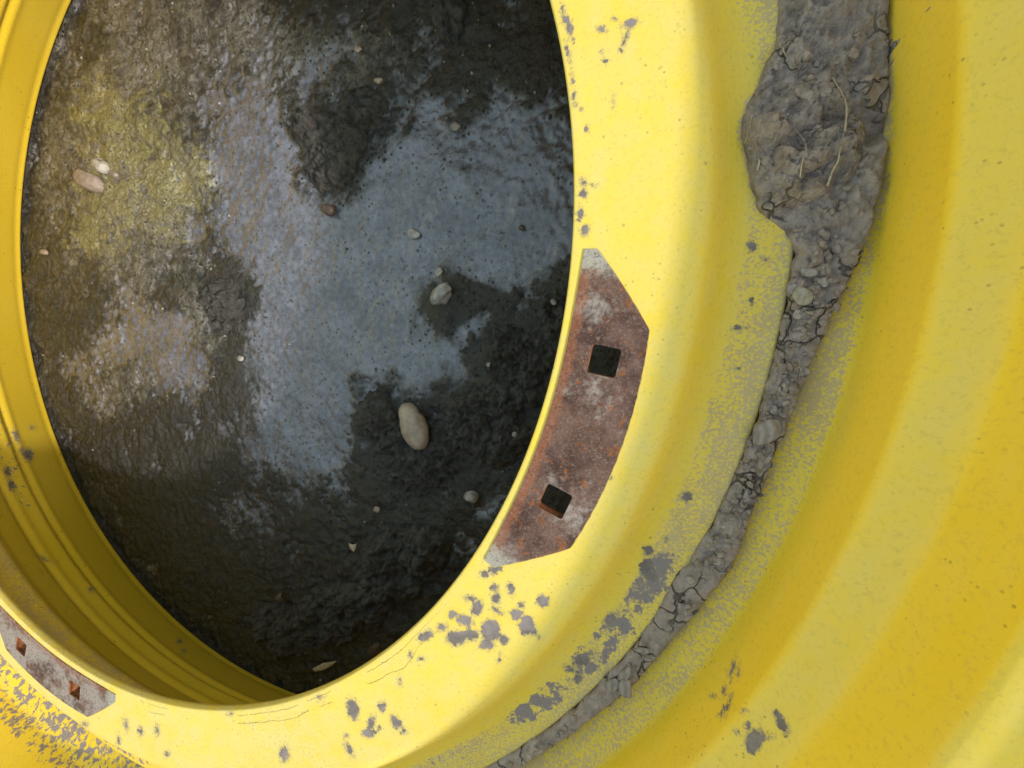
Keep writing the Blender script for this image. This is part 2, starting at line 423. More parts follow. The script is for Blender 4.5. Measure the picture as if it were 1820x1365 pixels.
def hole_walls(o):
    me = o.data; n = len(me.polygons)
    ce = np.empty(n * 3, np.float32); no = np.empty(n * 3, np.float32)
    me.polygons.foreach_get('center', ce); me.polygons.foreach_get('normal', no)
    ce = ce.reshape(-1, 3); no = no.reshape(-1, 3); m = np.zeros(n, np.int32)
    for c in PADC:
        for s in (-1, 1):
            t = c + s * HD; x = ce[:, 0] * math.cos(t) + ce[:, 1] * math.sin(t) - HR * S; y = -ce[:, 0] * math.sin(t) + ce[:, 1] * math.cos(t)
            m[(np.abs(x) < HS * S * 1.03) & (np.abs(y) < HS * S * 1.03) & (np.abs(no[:, 2]) < .5)] = 1
    me.polygons.foreach_set('material_index', m)
    me.polygons.foreach_set('use_smooth', m == 0)
cut(disc, CUT); hole_walls(disc)
lab = ['rusty brown bolt pad with two square holes and orange edges', 'greyish rusty bolt pad with two square holes at the lower left']
for k in range(4):
    o = pad(k); hole_walls(o)
    me = o.data; me.polygons.foreach_set('use_smooth', np.zeros(len(me.polygons), bool))
    if k < 2: o['label'] = lab[k]
bpy.data.objects.remove(CUT)

# outline of the mud lying in the groove
def zsurf(r):                    # top of the metal, groove bridged
    return np.interp(r, [1.168, 1.2085, 1.284, 1.300, 1.335, 1.372, 1.376], [0, -.0585, -.0592, -.0618, -.0605, -.046, .05])
INN = [(1425, -160), (1400, -60), (1385, 0), (1378, 90), (1350, 140), (1322, 190), (1309, 240), (1322, 290), (1336, 340), (1352, 380), (1392, 410), (1406, 450), (1407, 520), (1399, 600), (1386, 650), (1364, 720), (1338, 790), (1312, 860), (1272, 920), (1235, 975), (1197, 1030), (1150, 1115), (1112, 1175), (1072, 1215), (996, 1280), (902, 1347), (800, 1410), (640, 1490)]
OUT = [(1570, -160), (1566, -60), (1562, 0), (1560, 60), (1569, 110), (1560, 250), (1554, 330), (1543, 390), (1522, 460), (1502, 505), (1482, 545), (1458, 600), (1440, 650), (1425, 690), (1408, 730), (1385, 790), (1360, 850), (1340, 900), (1318, 960), (1298, 1010), (1262, 1056), (1212, 1116), (1165, 1172), (1128, 1212), (1056, 1272), (968, 1332), (880, 1390), (700, 1500)]
def px_polar(l, z): 
    X = cast(l, z * S); return np.degrees(np.arctan2(X[:, 1], X[:, 0])), np.hypot(X[:, 0], X[:, 1]) / S
ti, ri_ = px_polar(INN, -.062); to, ro_ = px_polar(OUT, -.062)
TH = np.arange(-88, 6, .12); NR = 84
def sorted_interp(x, xp, fp):
    k = np.argsort(xp); return np.interp(x, xp[k], fp[k])
RI = sorted_interp(TH, ti, ri_); RI = np.where(TH < -15.5, np.minimum(RI, 1.2835), RI); RO = np.minimum(sorted_interp(TH, to, ro_), 1.3745)

# wear on the paint -------------------------------------------------
SPL = [(1002, 30, 5, 18, -8), (1012, 50, 6, 22, -12), (1010, 95, 4, 16, -12), (1017, 140, 3, 8), (1120, 42, 15, 8, -20), (1112, 66, 5, 18, 20), (1070, 52, 8, 7), (1092, 34, 5, 4), (1105, 88, 4, 5), (1069, 92, 3, 4), (1077, 109, 4, 3),
       (1036, 325, 6, 10), (1037, 345, 8, 9), (1055, 330, 5, 3), (1031, 380, 6, 12), (1020, 172, 3, 10), (1090, 180, 2, 7), (1024, 182, 3, 6), (1033, 194, 3, 3), (1043, 229, 3, 5),
       (1040, 410, 8, 12, 20),
       (880, 1012, 14, 9, -30), (862, 1020, 9, 7), (879, 1045, 7, 8), (882, 1062, 8, 13), (908, 1047, 7, 11, -20), (838, 1064, 13, 6, 10), (848, 1080, 10, 15, 10), (805, 1092, 9, 8), (884, 1086, 11, 6, 20), (826, 1104, 18, 10, 30),
       (812, 1134, 20, 14), (838, 1128, 14, 10), (872, 1120, 18, 20), (866, 1145, 16, 10), (895, 1138, 9, 9), (757, 1130, 15, 9, -25), (786, 1115, 9, 7), (927, 1075, 6, 6), (918, 1092, 12, 11), (935, 1112, 14, 18), (948, 1122, 7, 8), (965, 1068, 12, 12), (958, 1132, 3, 3), (888, 1170, 3, 8, 20),
       (627, 1260, 11, 20, -12), (660, 1285, 7, 14, 10), (656, 1303, 13, 9), (674, 1294, 4, 4), (704, 1284, 9, 14, -30), (718, 1300, 6, 5), (679, 1256, 7, 9), (620, 1332, 6, 14, -30), (730, 1165, 3, 6), (750, 1170, 5, 3), (710, 1210, 3, 7), (615, 1308, 4, 3),
       (224, 1288, 4, 10, -15), (250, 1300, 5, 7), (279, 1298, 4, 8), (296, 1340, 5, 5), (211, 1316, 3, 7), (150, 1287, 6, 4), (410, 1268, 4, 3), (505, 1340, 9, 14), (570, 1240, 6, 4)]
SHELF = [(1336, 437, 10, 9), (1362, 460, 6, 4), (1314, 583, 11, 5), (1334, 532, 4, 5), (1337, 541, 3, 3), (1221, 882, 11, 10), (1185, 958, 6, 4, 30), (1153, 979, 11, 10), (1150, 1010, 14, 17), (1160, 1030, 12, 12), (1317, 554, 3, 3), (1311, 655, 4, 3), (1085, 848, 4, 4),
         (1016, 1190, 13, 6, 25), (1028, 1206, 9, 8), (1035, 1172, 24, 10, -35), (1085, 1098, 14, 9, -45)]
BEAD = [(1340, 1318, 16, 24, 10), (1352, 1306, 22, 9, 10), (1328, 1290, 8, 7), (1388, 1283, 9, 25, -28), (1310, 1300, 7, 4, 30), (1303, 1188, 3, 13, 12), (1298, 1196, 4, 9), (1312, 1190, 3, 8), (1268, 1236, 6, 5, 30), (1287, 1228, 4, 7), (1298, 1240, 4, 6), (1290, 1258, 6, 7), (1322, 1264, 7, 3, 15), (1282, 1272, 5, 4)]
LOWB = [(50, 808, 9, 11), (28, 775, 5, 13, -20), (14, 838, 7, 9), (20, 862, 6, 10, -20), (58, 760, 4, 3), (38, 800, 4, 6), (319, 1140, 4, 4), (327, 1156, 3, 3), (162, 1048, 4, 4), (78, 993, 7, 2, 25), (71, 1019, 3, 4), (52, 1016, 3, 5)]
def wear(o, upper):
    P = coords(o); px = proj(P); r = np.hypot(P[:, 0], P[:, 1]) / S; z = P[:, 2] / S; tt = np.degrees(np.arctan2(P[:, 1], P[:, 0]))
    n1 = fbm(P, 14, 4, 5); n2 = fbm(P, 45, 3, 9)
    crack = np.full(len(P), 9.); crackon = np.zeros(len(P))
    x, y = px[:, 0], px[:, 1]
    k_ = np.argsort(TH); gi = np.interp(tt, TH, RI); go = np.interp(tt, TH, RO); on = sstep(-92, -84, tt) * sstep(10, 4, tt)
    near = on * np.exp(-np.abs(np.where(r < .5 * (gi + go), np.minimum(r - gi, 0), np.maximum(r - go, 0))) / .016)   # dust thins out away from the mud
    smear = fbm(np.column_stack([r * 60, np.radians(tt) * 9, z * 40 + 7]), 1.0, 4, 77)
    topside = z > -.14 if upper else z > -.125
    dust = np.full(len(P), .12); bl = np.full(len(P), .0); film = np.zeros(len(P)); speck = np.full(len(P), .35)
    if upper:
        # dusty shelf beside the groove, thickening towards the mud
        sh = sstep(1.203, 1.232, r + .008 * n1) * (z > -.066)
        dust = np.maximum(dust, sh * (.455 + .045 * sstep(1.21, 1.27, r) + .07 * n1 + .05 * n2 + .10 * smear))
        bl = np.maximum(bl, sh * (.24 + .10 * sstep(-34, -45, tt) + .2 * n1))
        bl = np.maximum(bl, sh * np.clip(.53 - .014 * np.maximum(blobs(px, [(1150, 1040, 60, 20, -55), (1060, 1150, 70, 22, -40), (960, 1245, 60, 18, -35), (1240, 560, 1, 1)]), 0) + .22 * n2, 0, .60))
        # crusted streaks at the lower left
        lr = sstep(1.195, 1.225, r) * sstep(-97, -108, tt) * (z > -.066) * (1 - sstep(1.272, 1.285, r))
        bl = np.maximum(bl, lr * (.52 + .12 * n1))
        dust = np.where(sstep(-97, -108, tt) > .5, np.minimum(dust, .36), dust)
        # contour cracks in the paint round the lower hole edge
        dd = (r - 1.031 - .012 * n1 - .006 * n2) * S * 1000
        crack = np.where(r < 1.026, (r - 1.012 - .006 * n1) * S * 1000, dd); crackon = sstep(-47, -62, tt) * sstep(-112, -98, tt) * (z > -.003) * (n1 + .5 * n2 > -.25)
        # edge of the hole: fine wear
        dust = np.maximum(dust, sstep(1.02, 1.0, r) * (.30 + .1 * n1))
        film = np.where((r < 1.175), .62 + .30 * sstep(-55, -80, tt) + .15 * n1, .35)
        dust = np.maximum(dust, (r < 1.17) * (.33 + .07 * sstep(-55, -75, tt) + .05 * n1))
        spl = np.minimum(blobs(px, SPL), blobs(px, SHELF))
        spl = np.where(topside & (z > -.0665), spl, 60)
    else:
        wall = sstep(1.36, 1.376, r) * (z > -.14) * (z < .1)
        low_ = (z > -.14) * (r < 1.42) * (1 - sstep(-.052, -.030, z + .006 * n1))
        dust = np.maximum(dust, low_ * (.505 + .07 * n1 + .05 * n2 + .08 * smear))
        bl = np.maximum(bl, low_ * (.28 + .16 * n1))
        cru = sstep(-97, -106, tt) * sstep(-160, -150, tt) * (z > -.14) * (1 - sstep(-.01, .012, z + .02 * n1)) * (r < 1.4) * (r > 1.30)
        bl = np.maximum(bl, cru * (.50 + .10 * n1)); dust = np.where(cru > .5, .3, dust)
        flat1 = sstep(.058, .072, z) * (1 - sstep(.096, .104, z)) * (r < 1.43)
        flat2 = sstep(.176, .190, z) * (1 - sstep(.203, .212, z)) * (r < 1.52)
        film = np.clip(.10 + flat1 * (.30 + .15 * n1) + flat2 * .35, 0, 1) * (z > -.06)
        film = np.maximum(film, (z < -.06) * .0)
        dust = np.maximum(dust, flat1 * (.30 + .04 * n1))
        speck = np.where(z < -.1, .95, .14)
        spl = np.where(z > -.2, blobs(px, BEAD), blobs(px, LOWB))
        gr = np.minimum(np.abs(z + .337), np.abs(z + .243))
        dust = np.maximum(dust, (z < -.2) * (.14 + .40 * sstep(.006, .0, gr)))  # rib creases darkened through the dust mask: painted shade
        bl = np.maximum(bl, (z < -.2) * sstep(60, 0, blobs(px, [(10, 800, 10, 60, -20)])) * .44)
    film = np.clip(film + .22 * smear * (z > -.06), 0, 1)
    if upper: dust = np.maximum(dust, near * (z > -.0665) * (r > 1.19) * (.535 + .06 * n2))
    else: dust = np.maximum(dust, near ** .6 * (z > -.14) * (z < -.034) * (r < 1.42) * (.58 + .05 * n2))
    set_attrs(o, {'dust': dust, 'blotch': bl, 'film': film, 'splat': np.clip(spl, -30, 60), 'speck': speck, 'crack': crack, 'crackon': crackon})
wear(disc, True); wear(barrel, False)

# ------------------------------------------------------------------ ground
ZG = -.531 * S
def axis(lo, hi, step, far):
    a = [lo]; 
    f = np.arange(lo, hi, step)
    g = []; d = step; p = lo
    while p > -far: d *= 1.35; p -= d; g.append(p)
    h = []; d = step; p = f[-1]
    while p < far: d *= 1.35; p += d; h.append(p)
    return np.concatenate([g[::-1], f, h])
def ground_h(P):
    Q = P.copy(); Q[:, 2] = 0
    px = proj(np.column_stack([P[:, 0], P[:, 1], np.full(len(P), ZG)]))
    film = sky_film_mask(px, Q)
    rough = 1 - .75 * sstep(.35, .75, film)
    h = .0045 * fbm(Q, 6, 3, 1) + .0060 * fbm(Q, 24, 5, 2, .55) * (.35 + .65 * rough) + .0028 * fbm(Q, 85, 4, 3, .6) * (.3 + .7 * rough)
    h += .0016 * (lumps(Q, 60, 21) - .4) * rough
    h += .0010 * fbm(Q, 160, 2, 4) * sstep(.3, .6, film)
    lowr = sstep(900, 1040, px[:, 1] + 60 * fbm(Q, 8, 2, 7)) * sstep(380, 520, px[:, 0])
    h += lowr * (.006 * np.abs(fbm(Q, 30, 5, 8)) + .004 * ridged(Q, 55, 3, 6)) * .9
    h += .012 * sstep(1.468, 1.50, np.hypot(P[:, 0], P[:, 1]) / S)  # bank added outside the lip to block light leaking under it
    return ZG + h - .001, film
CLUMPS = [
    ('brown crumbly mud clump in the upper middle of the puddle', [(560, 225, 45, 40), (585, 290, 48, 52), (640, 190, 42, 40, 30), (610, 250, 42, 40)], .012, 40),
    ('dark mud lump left of the long oval pebble', [(668, 735, 36, 46)], .014, 50),
    ('black mud clump under the lower end of the oval pebble', [(735, 830, 62, 52, 20), (700, 800, 40, 38), (790, 800, 36, 60)], .010, 60),
    ('black mud clump between the oval pebble and the yellow flange', [(835, 745, 46, 52), (890, 780, 62, 42, -30), (870, 720, 50, 34)], .012, 70),
    ('dark mud bank against the flange above the rusty pad holes', [(935, 660, 75, 66, -20), (990, 570, 34, 44), (905, 620, 46, 42)], .012, 80),
    ('round black mud ball near the bottom of the hole', [(742, 975, 60, 46, 10), (690, 985, 40, 40)], .022, 90),
    ('small crumbly grey mud lump on the left of the puddle', [(395, 540, 36, 52, 10)], .013, 100),
    ('dark mud mound at the top edge of the picture', [(798, 25, 38, 44)], .012, 110),
    ('long black mud ridge along the bottom edge of the hole', [(600, 1090, 130, 52, -22), (500, 1120, 70, 40, 20), (690, 1040, 60, 40)], .012, 120),

]
def sky_film_mask(px, Q):
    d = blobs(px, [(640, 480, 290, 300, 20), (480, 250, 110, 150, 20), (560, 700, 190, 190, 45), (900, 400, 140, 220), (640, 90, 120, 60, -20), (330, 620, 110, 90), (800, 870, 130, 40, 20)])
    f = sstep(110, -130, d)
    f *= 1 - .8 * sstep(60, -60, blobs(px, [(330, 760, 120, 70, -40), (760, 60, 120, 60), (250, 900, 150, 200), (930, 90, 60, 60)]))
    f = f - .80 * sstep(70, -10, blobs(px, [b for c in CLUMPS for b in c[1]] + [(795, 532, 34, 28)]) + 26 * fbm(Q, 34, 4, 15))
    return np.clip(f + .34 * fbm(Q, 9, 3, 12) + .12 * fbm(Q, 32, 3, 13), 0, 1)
gx = axis(-1.55 * S, 1.15 * S, .0023, 9); gy = axis(-1.5 * S, 1.5 * S, .0023, 9)
GX, GY = np.meshgrid(gx, gy, indexing='ij'); GP = np.column_stack([GX.ravel(), GY.ravel(), np.zeros(GX.size)])
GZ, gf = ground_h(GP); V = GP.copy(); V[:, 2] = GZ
gpx = proj(V); rr = np.hypot(V[:, 0], V[:, 1]) / S
nq = fbm(GP, 10, 4, 20)
alg = sstep(60, -70, blobs(gpx, [(215, 300, 90, 170, 12), (300, 330, 90, 110, 20), (190, 200, 80, 90), (170, 420, 80, 60)])) * sstep(85, 125, gpx[:, 0] + 14 * fbm(GP, 40, 3, 3))
pale = np.clip(sstep(120, -60, blobs(gpx, [(240, 260, 170, 260, 10), (330, 60, 200, 90), (260, 620, 120, 60, -30), (560, 110, 120, 70)])) * .75 + .2 * nq, 0, 1)  # dry mud tone with the upper-left sunlight painted in
far_ = sstep(1.6, 2.0, rr)
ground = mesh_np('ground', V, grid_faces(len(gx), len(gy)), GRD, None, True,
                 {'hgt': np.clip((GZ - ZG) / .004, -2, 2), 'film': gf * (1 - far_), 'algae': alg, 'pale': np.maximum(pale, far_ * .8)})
tag(ground, kind='structure')

def ray_ground(p): return cast([p], ZG)[0]
# mud clumps standing out of the film -----------------------------
def clump(label, bl, H, seed, step=.0016, rough=1.0):
    ps = np.array([[b[0] + sx * (max(b[2], b[3]) + 30), b[1] + sy * (max(b[2], b[3]) + 30)] for b in bl for sx in (-1, 1) for sy in (-1, 1)], float)
    W = cast(ps, ZG); lo = W.min(0); hi = W.max(0)
    xs = np.arange(lo[0], hi[0], step); ys = np.arange(lo[1], hi[1], step)
    X, Y = np.meshgrid(xs, ys, indexing='ij'); P = np.column_stack([X.ravel(), Y.ravel(), np.zeros(X.size)])
    px = proj(np.column_stack([P[:, 0], P[:, 1], np.full(len(P), ZG)]))
    d = blobs(px, bl) + 13 * fbm(P, 38, 4, seed) + 5 * fbm(P, 140, 2, seed + 1)
    t = np.sqrt(np.clip(-d / 26, 0, 1))
    g, _ = ground_h(P)
    z = g - .0022 + t * (1.7 * H * (.6 + .6 * fbm(P, 26, 3, seed + 2)) + 1.9 * rough * (.0034 * lumps(P, 42, seed + 3) + .0045 * fbm(P, 75, 5, seed + 9, .6) + .0016 * lumps(P, 130, seed + 4))) - .004 * (t <= 0)
    V = P.copy(); V[:, 2] = z
    F = grid_faces(len(xs), len(ys)); keep = (d[F] < 3).all(1); F = F[keep]
    used, inv = np.unique(F, return_inverse=True)
    o = mesh_np('mud_clump', V[used], inv.reshape(-1, 4), WET)
    return tag(o, label, 'mud', 'mud clumps inside the rim')
for lab_, bl_, h_, sd_ in CLUMPS: clump(lab_, bl_, h_, sd_)

# ------------------------------------------------------------------ pebbles and bits
def ico(sub):
    bm = bmesh.new(); bmesh.ops.create_icosphere(bm, subdivisions=sub, radius=1)
    V = np.array([v.co[:] for v in bm.verts]); F = np.array([[v.index for v in f.verts] for f in bm.faces]); bm.free(); return V, F
I3 = ico(4); I2 = ico(2)
def pebble(name, px, a, b, ang, z, mat, label, cat, group=None, hgt=.6, seed=0, angular=0, sink=.35, sub=None, dent=None, smooth=True):
    """an uneven stone centred on a photo pixel; a, b half sizes in photo pixels, resting at height z"""
    C = cast([px], z)[0]; an = math.radians(ang)
    U = cast([(px[0] + a * math.cos(an), px[1] + a * math.sin(an))], z)[0] - C
    W = cast([(px[0] - b * math.sin(an), px[1] + b * math.cos(an))], z)[0] - C
    V, F = sub or I3; n = V + 0
    if angular:
        rng = np.random.default_rng(seed)
        for _ in range(angular):
            d = rng.normal(size=3); d /= np.linalg.norm(d); k = rng.uniform(.55, .85)
            s = V @ d; V = np.where((s > k)[:, None], V - (s - k)[:, None] * d, V)
    V = V * (1 + (.16 if angular else .07) * fbm(n + seed * 3.7, 1.3, 3, seed) + .03 * fbm(n + seed, 5, 3, seed))[:, None]
    if dent is not None:
        V[:, 1] *= 1 - .16 * np.exp(-((V[:, 0] - dent) / .12) ** 2)
    hz = hgt * min(np.linalg.norm(U), np.linalg.norm(W))
    X = V[:, :1] * U + V[:, 1:2] * W; X[:, 2] += V[:, 2] * hz
    o = mesh_np(name, X, F, mat, None, smooth); o.location = C + np.array([0, 0, hz * (1 - sink)])
    return tag(o, label, cat, group)
ZS = ZG + .001
TAN = plain('tan_stone', (.26, .19, .14), (.46, .355, .28), .36, 60, .0008)
GREYST = plain('grey_stone', (.16, .147, .135), (.48, .44, .40), .22, 70, .0008)
PALE = plain('pale_stone', (.24, .21, .185), (.46, .415, .38), .5, 150)
PINK = plain('pinkish_stone', (.20, .155, .13), (.33, .275, .24), .5, 120)
REDST = plain('red_brown_stone', (.06, .040, .032), (.12, .082, .064), .35, 120)
STRAW = plain('dry_straw', (.38, .29, .20), (.62, .51, .38), .8, 300)
CHIP = strata('layered_dry_mud', (.17, .142, .136), (.44, .375, .36))
LITE = plain('pale_grey_mud_chip', (.27, .23, .225), (.48, .42, .40), .9, 260)
pg = 'pebbles on the wet mud inside the rim'
pebble('pebble', (742, 756), 44, 21, 68, ZS + .005, TAN, 'long oval tan pebble on dark mud', 'pebble', pg, .8, 2, 0, .35, dent=-.45)
pebble('pebble', (790, 525), 26, 17, -38, ZS, GREYST, 'shiny grey brown pebble alone in the middle of the puddle', 'pebble', pg, .85, 5, 5, .55)
pebble('pebble', (161, 322), 26, 16, 35, ZS, PINK, 'large flat pinkish pebble on the yellowish scum', 'pebble', pg, .7, 7, 2, .8)
pebble('pebble', (183, 296), 15, 11, 55, ZS, GREYST, 'small grey pebble touching the pinkish pebble', 'pebble', pg, .8, 9, 2, .8)
pebble('pebble', (203, 310), 9, 6, 30, ZS, PINK, 'tiny pinkish pebble right of the small grey pebble', 'pebble', pg, .8, 11, 2, .8)
pebble('pebble', (736, 415), 11, 9, 10, ZS, PALE, 'small whitish stone chip above the shiny pebble', 'pebble', pg, .5, 13, 3, .8)
pebble('pebble', (780, 484), 8, 6, -60, ZS, PALE, 'pale flake just above the shiny grey pebble', 'pebble', pg, .35, 14, 3, .8)
pebble('pebble', (586, 372), 13, 11, 60, ZS, REDST, 'dark red brown pebble below the brown mud clump', 'pebble', pg, .8, 15, 2, .8)
pebble('pebble', (810, 225), 10, 7, -30, ZS + .001, PINK, 'small pink pebble at upper right in the film', 'pebble', pg, .8, 16, 2, .8)
pebble('pebble', (637, 88), 7, 6, 30, ZS + .001, TAN, 'small orange tan pebble at the top of the puddle', 'pebble', pg, .8, 17, 2, .8)
pebble('pebble', (673, 143), 8, 6, 10, ZS + .004, TAN, 'tan pebble on the upper end of the brown clump', 'pebble', pg, .8, 18, 2, .8)
pebble('pebble', (838, 883), 13, 12, 10, ZS, GREYST, 'round dark wet pebble close to the lower pad hole', 'pebble', pg, .9, 19, 1, .8)
pebble('pebble', (984, 537), 6, 5, 50, ZS + .008, GREYST, 'small grey pebble on the mud bank by the flange', 'pebble', pg, .8, 20, 2, .8)
pebble('pebble', (928, 405), 6, 5, 0, ZS, REDST, 'tiny dark pebble in the film right of the whitish chip', 'pebble', pg, .8, 21, 2, .8)
pebble('pebble', (915, 772), 5, 5, 0, ZS + .010, PALE, 'tiny white pebble on black mud near the flange', 'pebble', pg, .8, 22, 1, .8)
pebble('pebble', (869, 648), 4, 5, 0, ZS + .010, PALE, 'white speck of stone on the dark mud bank', 'pebble', pg, .8, 23, 2, .8)
pebble('pebble', (428, 637), 6, 5, 0, ZS, PALE, 'pale speck of stone below the grey mud lump', 'pebble', pg, .6, 24, 2, .8)
pebble('pebble', (670, 905), 6, 5, 20, ZS + .002, TAN, 'tan crumb above the round black mud ball', 'pebble', pg, .6, 25, 2, .8)
pebble('pebble', (500, 1060), 9, 9, 0, ZS + .010, REDST, 'dark brown stone left of the black ridge', 'pebble', pg, .8, 26, 2, .8)
pebble('pebble', (670, 1152), 17, 11, -30, ZS + .001, REDST, 'dull red stone in shadow beside the bottom flange edge', 'pebble', pg, .6, 27, 2, .8)
pebble('pebble', (80, 448), 7, 5, 30, ZS, PINK, 'tiny orange pink pebble by the left barrel edge', 'pebble', pg, .7, 28, 2, .8)

def flake(name, pts, z, th, mat, label, cat, bend=.001, seed=0):   # a thin chip of given outline, pixels -> level z
    Wp = cast(pts, z); n = len(Wp); c = Wp.mean(0); V = []; F = []
    for k, (s, dz) in enumerate(((1, 0), (.97, th), (.5, th + bend))):
        for q in Wp: v = c + (q - c) * s; V.append((v[0], v[1], z + dz + .0004 * math.sin(seed + 9 * len(V))))
    V.append((c[0], c[1], z + th + bend * 1.2)); V.append((c[0], c[1], z))
    for i in range(n):
        j = (i + 1) % n
        F += [(i, j, n + j, n + i), (n + i, n + j, 2 * n + j, 2 * n + i), (2 * n + i, 2 * n + j, 3 * n), (j, i, 3 * n + 1)]
    base = np.array(V) - c
    o = mesh_np(name, base, F, mat, None, False); o.location = c
    return tag(o, label, cat)
flake('wood_chip', [(556, 1188), (575, 1178), (598, 1175), (590, 1183), (575, 1190), (560, 1193)], ZS + .006, .0016, STRAW, 'pale sliver of wood in the shadow at the bottom', 'wood chip')
flake('leaf_fragment', [(620, 965), (627, 968), (634, 966), (632, 975), (629, 980), (622, 974)], ZS + .006, .001, STRAW, 'small cream leaf fragment left of the black mud ball', 'leaf')

# ------------------------------------------------------------------ mud in the groove of the rim
T, U = np.meshgrid(TH, np.linspace(0, 1, NR), indexing='ij')
R0 = RI[:, None] + (RO - RI)[:, None] * U
P = np.stack([R0 * np.cos(np.radians(T)), R0 * np.sin(np.radians(T)), 0 * T], -1).reshape(-1, 3) * S
jit = (.0022 * fbm(P, 60, 3, 200) + .0012 * fbm(P, 170, 2, 201)).reshape(R0.shape) / S
R1 = R0 + jit * ((U < .15) * (1 - U / .15) - (U > .85) * (U - .85) / .15 * .6)
wide = np.clip((RO - RI)[:, None] / .085, 0, 1.6) * np.ones_like(U)
bulk = sstep(-30, -8, T)                    # the big clump at the top end
prof_ = np.sqrt(np.clip(1 - np.abs(2 * U - 1) ** 5, 0, 1))
Pm = np.stack([R1 * np.cos(np.radians(T)), R1 * np.sin(np.radians(T)), 0 * T], -1).reshape(-1, 3) * S
big = fbm(Pm, 30, 3, 210).reshape(T.shape); mid = ridged(Pm, 75, 4, 211).reshape(T.shape); fin_ = fbm(Pm, 230, 3, 212).reshape(T.shape)
lum = lumps(Pm, 85, 214).reshape(T.shape); lum2 = lumps(Pm, 210, 215).reshape(T.shape)
thick = .0008 + .0032 * (1 - bulk) + bulk * (.0085 + .006 * big) + (.0008 + .0022 * bulk) * mid + .0012 * fin_ + (.0010 + .0010 * bulk) * lum * sstep(-46, -36, T + 4 * big) * (.35 + .65 * sstep(-10, -18, T)) + (.0009) * lum2 * sstep(-44, -36, T + 4 * big) + bulk * .0125 * fbm(Pm, 60, 6, 218, .62).reshape(T.shape)
Zm = zsurf(R1) * S - .0008 + prof_ * np.maximum(thick, .0024)
Vm = Pm.copy(); Vm[:, 2] = Zm.ravel()
mud = mesh_np('mud_deposit', Vm, grid_faces(len(TH), NR), DRY)
tag(mud, 'dried grey cracked mud filling the groove of the yellow rim', 'mud')
def mud_z(px, dz=0):             # height of the deposit under a pixel
    z = -.06 * S
    for _ in range(6):
        C = cast([px], z)[0]; t = math.degrees(math.atan2(C[1], C[0])); r = math.hypot(C[0], C[1]) / S
        i = int(np.clip(round((t - TH[0]) / .12), 0, len(TH) - 1)); u = (r - RI[i]) / (RO[i] - RI[i])
        z = float(Zm[i, int(np.clip(round(u * (NR - 1)), 0, NR - 1))]) if 0 <= u <= 1 else float(zsurf(r)) * S
    return z + dz
def clod(px, a, b, ang, mat, label, name='mud_clod', cat='mud clod', **k):
    return pebble(name, px, a, b, ang, mud_z(px), mat, label, cat, 'loose bits in the groove', **k)
clod((1424, 528), 19, 16, 30, PALE, 'angular pale grey stone in the groove mud', 'stone', 'stone', hgt=.7, seed=31, angular=7, sink=.3)
clod((1409, 514), 12, 9, -25, LITE, 'smooth grey mud chip against the pale stone', hgt=.4, seed=32, angular=4, sink=.3)
clod((1417, 559), 10, 9, 60, LITE, 'small grey chip just below the pale stone', hgt=.4, seed=33, angular=4, sink=.3)
clod((1437, 483), 15, 11, 0, LITE, 'light grey crumb above the pale stone in the groove', hgt=.6, seed=34, angular=5, sink=.4)
clod((1461, 503), 10, 9, 0, LITE, 'round grey crumb right of the pale stone', hgt=.7, seed=35, angular=5, sink=.4)
clod((1356, 766), 32, 20, -22, CHIP, 'large layered grey mud chip lying across the groove edge', hgt=.65, seed=36, angular=9, sink=.1, smooth=False, sub=ico(3))
clod((1376, 731), 8, 5, 0, LITE, 'tiny pale crumb above the layered chip', hgt=.7, seed=37, angular=4, sink=.3)
clod((1392, 736), 10, 6, 20, DRY, 'grey crumb at the upper right of the layered chip', hgt=.7, seed=38, angular=4, sink=.3)
clod((1110, 1196), 10, 18, 40, CHIP, 'thin upright mud flake in the lower groove', hgt=.6, seed=39, angular=6, sink=.2, smooth=False, sub=ico(3))
clod((1089, 1213), 17, 12, 20, CHIP, 'cracked mud flake at left of the three flakes in the lower groove', hgt=.45, seed=40, angular=7, sink=.2, smooth=False, sub=ico(3))
clod((1112, 1218), 18, 15, 45, CHIP, 'broad striped mud flake over the outer groove edge', hgt=.45, seed=41, angular=7, sink=.2, smooth=False, sub=ico(3))
clod((1142, 1155), 14, 6, 10, CHIP, 'narrow mud flake above the three flakes in the groove', hgt=.5, seed=42, angular=6, sink=.2, smooth=False, sub=ico(3))
clod((1225, 1030), 9, 6, 10, LITE, 'small mud crumb on cracked mud in the lower groove', hgt=.6, seed=43, angular=5, sink=.3)
clod((1213, 1080), 7, 13, -30, CHIP, 'curled mud flake on the cracked lower groove', hgt=.6, seed=44, angular=6, sink=.3)
clod((1273, 995), 10, 8, 0, LITE, 'pale crumb on the cracked mud beside the shelf', hgt=.6, seed=45, angular=5, sink=.3)
clod((1512, 98), 12, 11, 0, DRY, 'round mud crumb near the top of the deposit', hgt=.8, seed=46, angular=4, sink=.3)
clod((1462, 163), 13, 14, 0, DRY, 'mud lump left of the curved rootlet', hgt=.7, seed=47, angular=4, sink=.4)
clod((1428, 166), 17, 10, 20, DRY, 'flat mud lump in the hollow of the big clump', hgt=.5, seed=48, angular=5, sink=.4)
